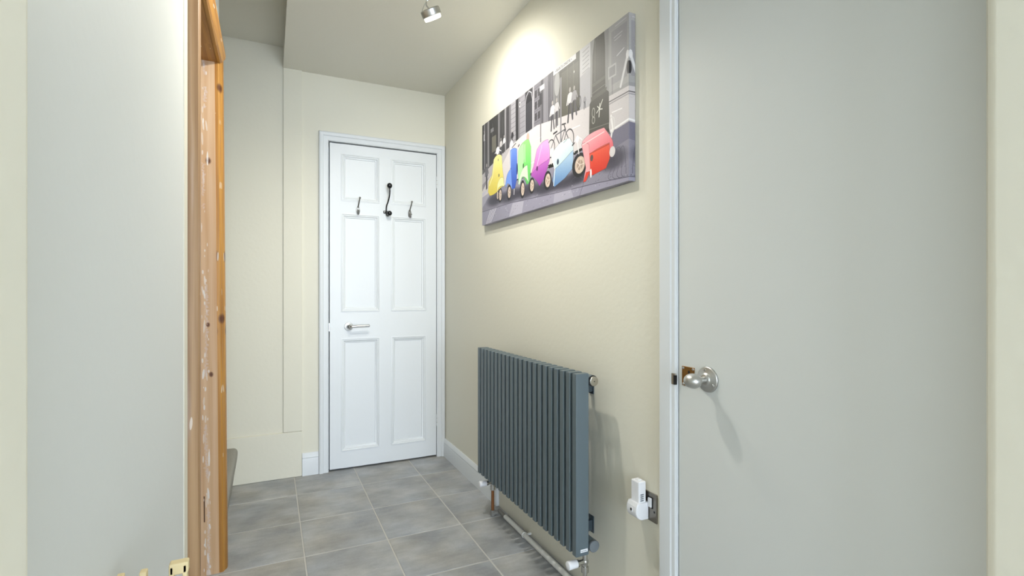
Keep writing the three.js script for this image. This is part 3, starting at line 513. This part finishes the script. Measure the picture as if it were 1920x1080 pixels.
{
  const t = thing('floor_pipe', 'white painted heating pipe lying along the wall under the radiator', 'pipe', [1.012, 0, -1.7]);
  mesh('run', cyl([0, 0.012, -0.50], [0, 0.012, 0.52], 0.0105), M.pipeWhite, t);
  mesh('bare_end', cyl([0.002, 0.012, -0.58], [0, 0.012, -0.50], 0.0085), M.cement, t);
  for (const z of [-0.3, 0.2]) mesh('clip', merge([new THREE.TorusGeometry(0.0115, 0.0018, 8, 24).translate(0, 0.012, z), box(0.006, 0.033, 0.008, 0.016, z - 0.004, z + 0.004)]), M.pipeWhite, t);
}

// ------------------------------------------------------------------ socket and plug-in unit
{
  const t = thing('wall_socket', 'brushed metal switched socket plate low on the cream wall', 'socket', [XR, 0.392, -1.268], -Math.PI / 2);
  mesh('plate', rbox(0, 0.086, 0, 0.086, 0, 0.005, 0.0015), std('#8d8880', 0.36, { metalness: 1 }), t);
  const s = mesh('switch_surround', rbox(0.048, 0.070, 0.040, 0.074, 0.004, 0.0065, 0.001), M.dark, t);
  mesh('rocker', rbox(0.052, 0.067, 0.043, 0.071, 0.005, 0.0105, 0.002).rotateX(0), M.plastic, s);
  for (const x of [0.010, 0.076]) mesh('screw', lathe([[0.0035, 0], [0.003, 0.001], [0, 0.0014]], [x, 0.033, 0.005], [0, 0, 1], 14), M.dark, t);

  const p = thing('plug_in_unit', 'white plug-in sensor unit with upright flat body in the metal socket', 'plug-in device', [XR - 0.0052, 0.395, -1.262], -Math.PI / 2);
  const sh = new THREE.Shape(); sh.moveTo(0, 0); sh.lineTo(0.022, 0); sh.bezierCurveTo(0.042, 0.006, 0.044, 0.022, 0.040, 0.038); sh.lineTo(0.036, 0.046); sh.lineTo(0, 0.046); sh.closePath();
  const base = new THREE.ExtrudeGeometry(sh, { depth: 0.040, bevelEnabled: true, bevelSize: 0.003, bevelThickness: 0.004, bevelSegments: 3, curveSegments: 10 });
  base.rotateY(-Math.PI / 2); base.translate(0.042, 0.003, 0.003);      // shape x becomes outward z
  mesh('plug_body', base, M.plastic, p);
  const up = new RoundedBoxGeometry(0.038, 0.066, 0.028, 3, 0.004).translate(0.022, 0.082, 0.020);
  const b = mesh('upright_body', up, M.plastic, p);
  mesh('grille', merge([0, 1, 2, 3].map(i => rbox(0.0405, 0.0418, 0.056 + i * 0.006, 0.0595 + i * 0.006, 0.016, 0.028, 0.0004, 1))), M.plasticGrey, b);
  mesh('top_clip', rbox(0.012, 0.03, 0.114, 0.118, 0.014, 0.026, 0.0015), M.plastic, b);
  const ln = mesh('sensor_ring', lathe([[0.0075, 0], [0.0075, 0.002], [0.0045, 0.003]], [0.022, 0.030, 0.0455], [0, 0.12, 1], 20), M.plastic, p);
  mesh('sensor', new THREE.SphereGeometry(0.0045, 16, 10).translate(0.022, 0.030, 0.0465), M.dark, ln);
}

// ------------------------------------------------------------------ ceiling spotlight
function spotlight(C, aim, away, candela, label) {
  const t = thing('ceiling_spotlight', label, 'spotlight', [C[0], H, C[2]], 0, 'silver ceiling spotlights');
  const R = new THREE.Vector3(Math.cos(YAW), 0, Math.sin(YAW)), F = new THREE.Vector3(Math.sin(YAW), 0, -Math.cos(YAW));
  const n = R.clone().multiplyScalar(aim).add(new THREE.Vector3(0, -0.93, 0)).add(F.clone().multiplyScalar(away)).normalize();   // where the lamp points
  const o = new THREE.Vector3(0, C[1] - H, 0), at = (k) => o.clone().addScaledVector(n, k).toArray();
  const rev = n.toArray();
  mesh('housing', lathe([[0, -0.016], [0.036, -0.016], [0.0395, -0.0145], [0.0405, -0.011], [0.0405, 0.010], [0.0395, 0.0125], [0.036, 0.013], [0.036, 0.010]], o.toArray(), rev, 48), M.satin, t);
  const glow = std('#ffffff', 0.5, { emissive: new THREE.Color().setRGB(1.0, 0.97, 0.88), emissiveIntensity: 1.6 });
  mesh('diffuser', lathe([[0.0345, 0.008], [0.036, 0.013], [0.0355, 0.023], [0.033, 0.0255], [0, 0.0262]], o.toArray(), rev, 48), glow, t);
  const side = R.clone().multiplyScalar(-1);
  const P3 = (r, y, f = 0) => [R.x * r + F.x * f, C[1] - H + y, R.z * r + F.z * f];
  mesh('arm', tube([P3(-0.004, 0.014), P3(-0.012, 0.022), P3(-0.020, 0.034), P3(-0.018, 0.048), P3(-0.006, 0.058), P3(0.006, 0.066), P3(0.012, 0.085), P3(0.010, 0.135)], 0.0032, 60), M.chrome, t);
  mesh('flex', tube([P3(-0.037, -0.012), P3(-0.038, 0.004), P3(-0.032, 0.022), P3(-0.024, 0.04), P3(-0.012, 0.055), P3(0.004, 0.064), P3(0.014, 0.085), P3(0.013, 0.135)], 0.0012, 60), M.chrome, t);
  mesh('yoke', cyl(P3(-0.037, -0.012), P3(-0.030, -0.010), 0.005), M.satin, t);
  mesh('ceiling_rose', lathe([[0, 0], [0.05, 0], [0.05, -0.008], [0.046, -0.012], [0.008, -0.014], [0.007, -0.022], [0, -0.022]], [P3(0.011, 0)[0], 0, P3(0.011, 0)[2]], [0, 1, 0], 40), M.satin, t);
  const L = new THREE.SpotLight(new THREE.Color().setRGB(1.0, 0.965, 0.87), candela, 0, THREE.MathUtils.degToRad(84), 0.55, 2); L.position.set(...at(0.034)); L.target.position.set(...at(1)); t.add(L.target); L.castShadow = true; L.shadow.radius = 1.4; t.add(L);
}
spotlight([0.60, 2.238, -2.04], 0.36, 0.46, LAMP_CD, 'satin silver disc spotlight on a curved arm above the canvas print');
spotlight([0.42, 2.238, -1.70], -0.25, 0, LAMP_CD * 2.0, 'satin silver disc spotlight on a curved arm opposite the pine doorway');

// ------------------------------------------------------------------ slim wooden rack by the left wall
{
  const t = thing('wooden_rack', 'slim pale wooden slatted rack standing against the white wall', 'rack', [-0.137, 0, -0.79]);
  const zF = -0.01, zR = 0.10;
  const post = (x, z, w = 0.008) => rbox(x - w / 2, x + w / 2, 0, 0.727, z - 0.006, z + 0.006, 0.0015);
  for (const z of [zF, zR]) { mesh('post', post(-0.036, z), M.rackWood, t); mesh('post', post(-0.0115, z), M.rackWood, t); }
  for (const z of [zF, zR]) for (const y of [0.690, 0.40, 0.10]) mesh('rail', rbox(-0.044, 0.04, y, y + 0.011, z - 0.0035, z + 0.0035, 0.001), M.rackWood, t);
  for (const z of [zF, zR]) for (const x of [0.0195, 0.0345]) mesh('end_post', post(x, z, 0.0055), M.rackWood, t);
  mesh('end_board', rbox(0.0165, 0.0385, 0.715, 0.730, zF - 0.008, zF + 0.006, 0.002), M.rackWood, t);
  mesh('end_board', rbox(0.0165, 0.0385, 0.715, 0.730, zR - 0.006, zR + 0.008, 0.002), M.rackWood, t);
  for (const x of [-0.036, 0.036]) for (const y of [0.38, 0.08]) mesh('side_rail', rbox(x - 0.003, x + 0.003, y, y + 0.012, zF, zR, 0.001), M.rackWood, t);
}
renderer.render(scene, camera);
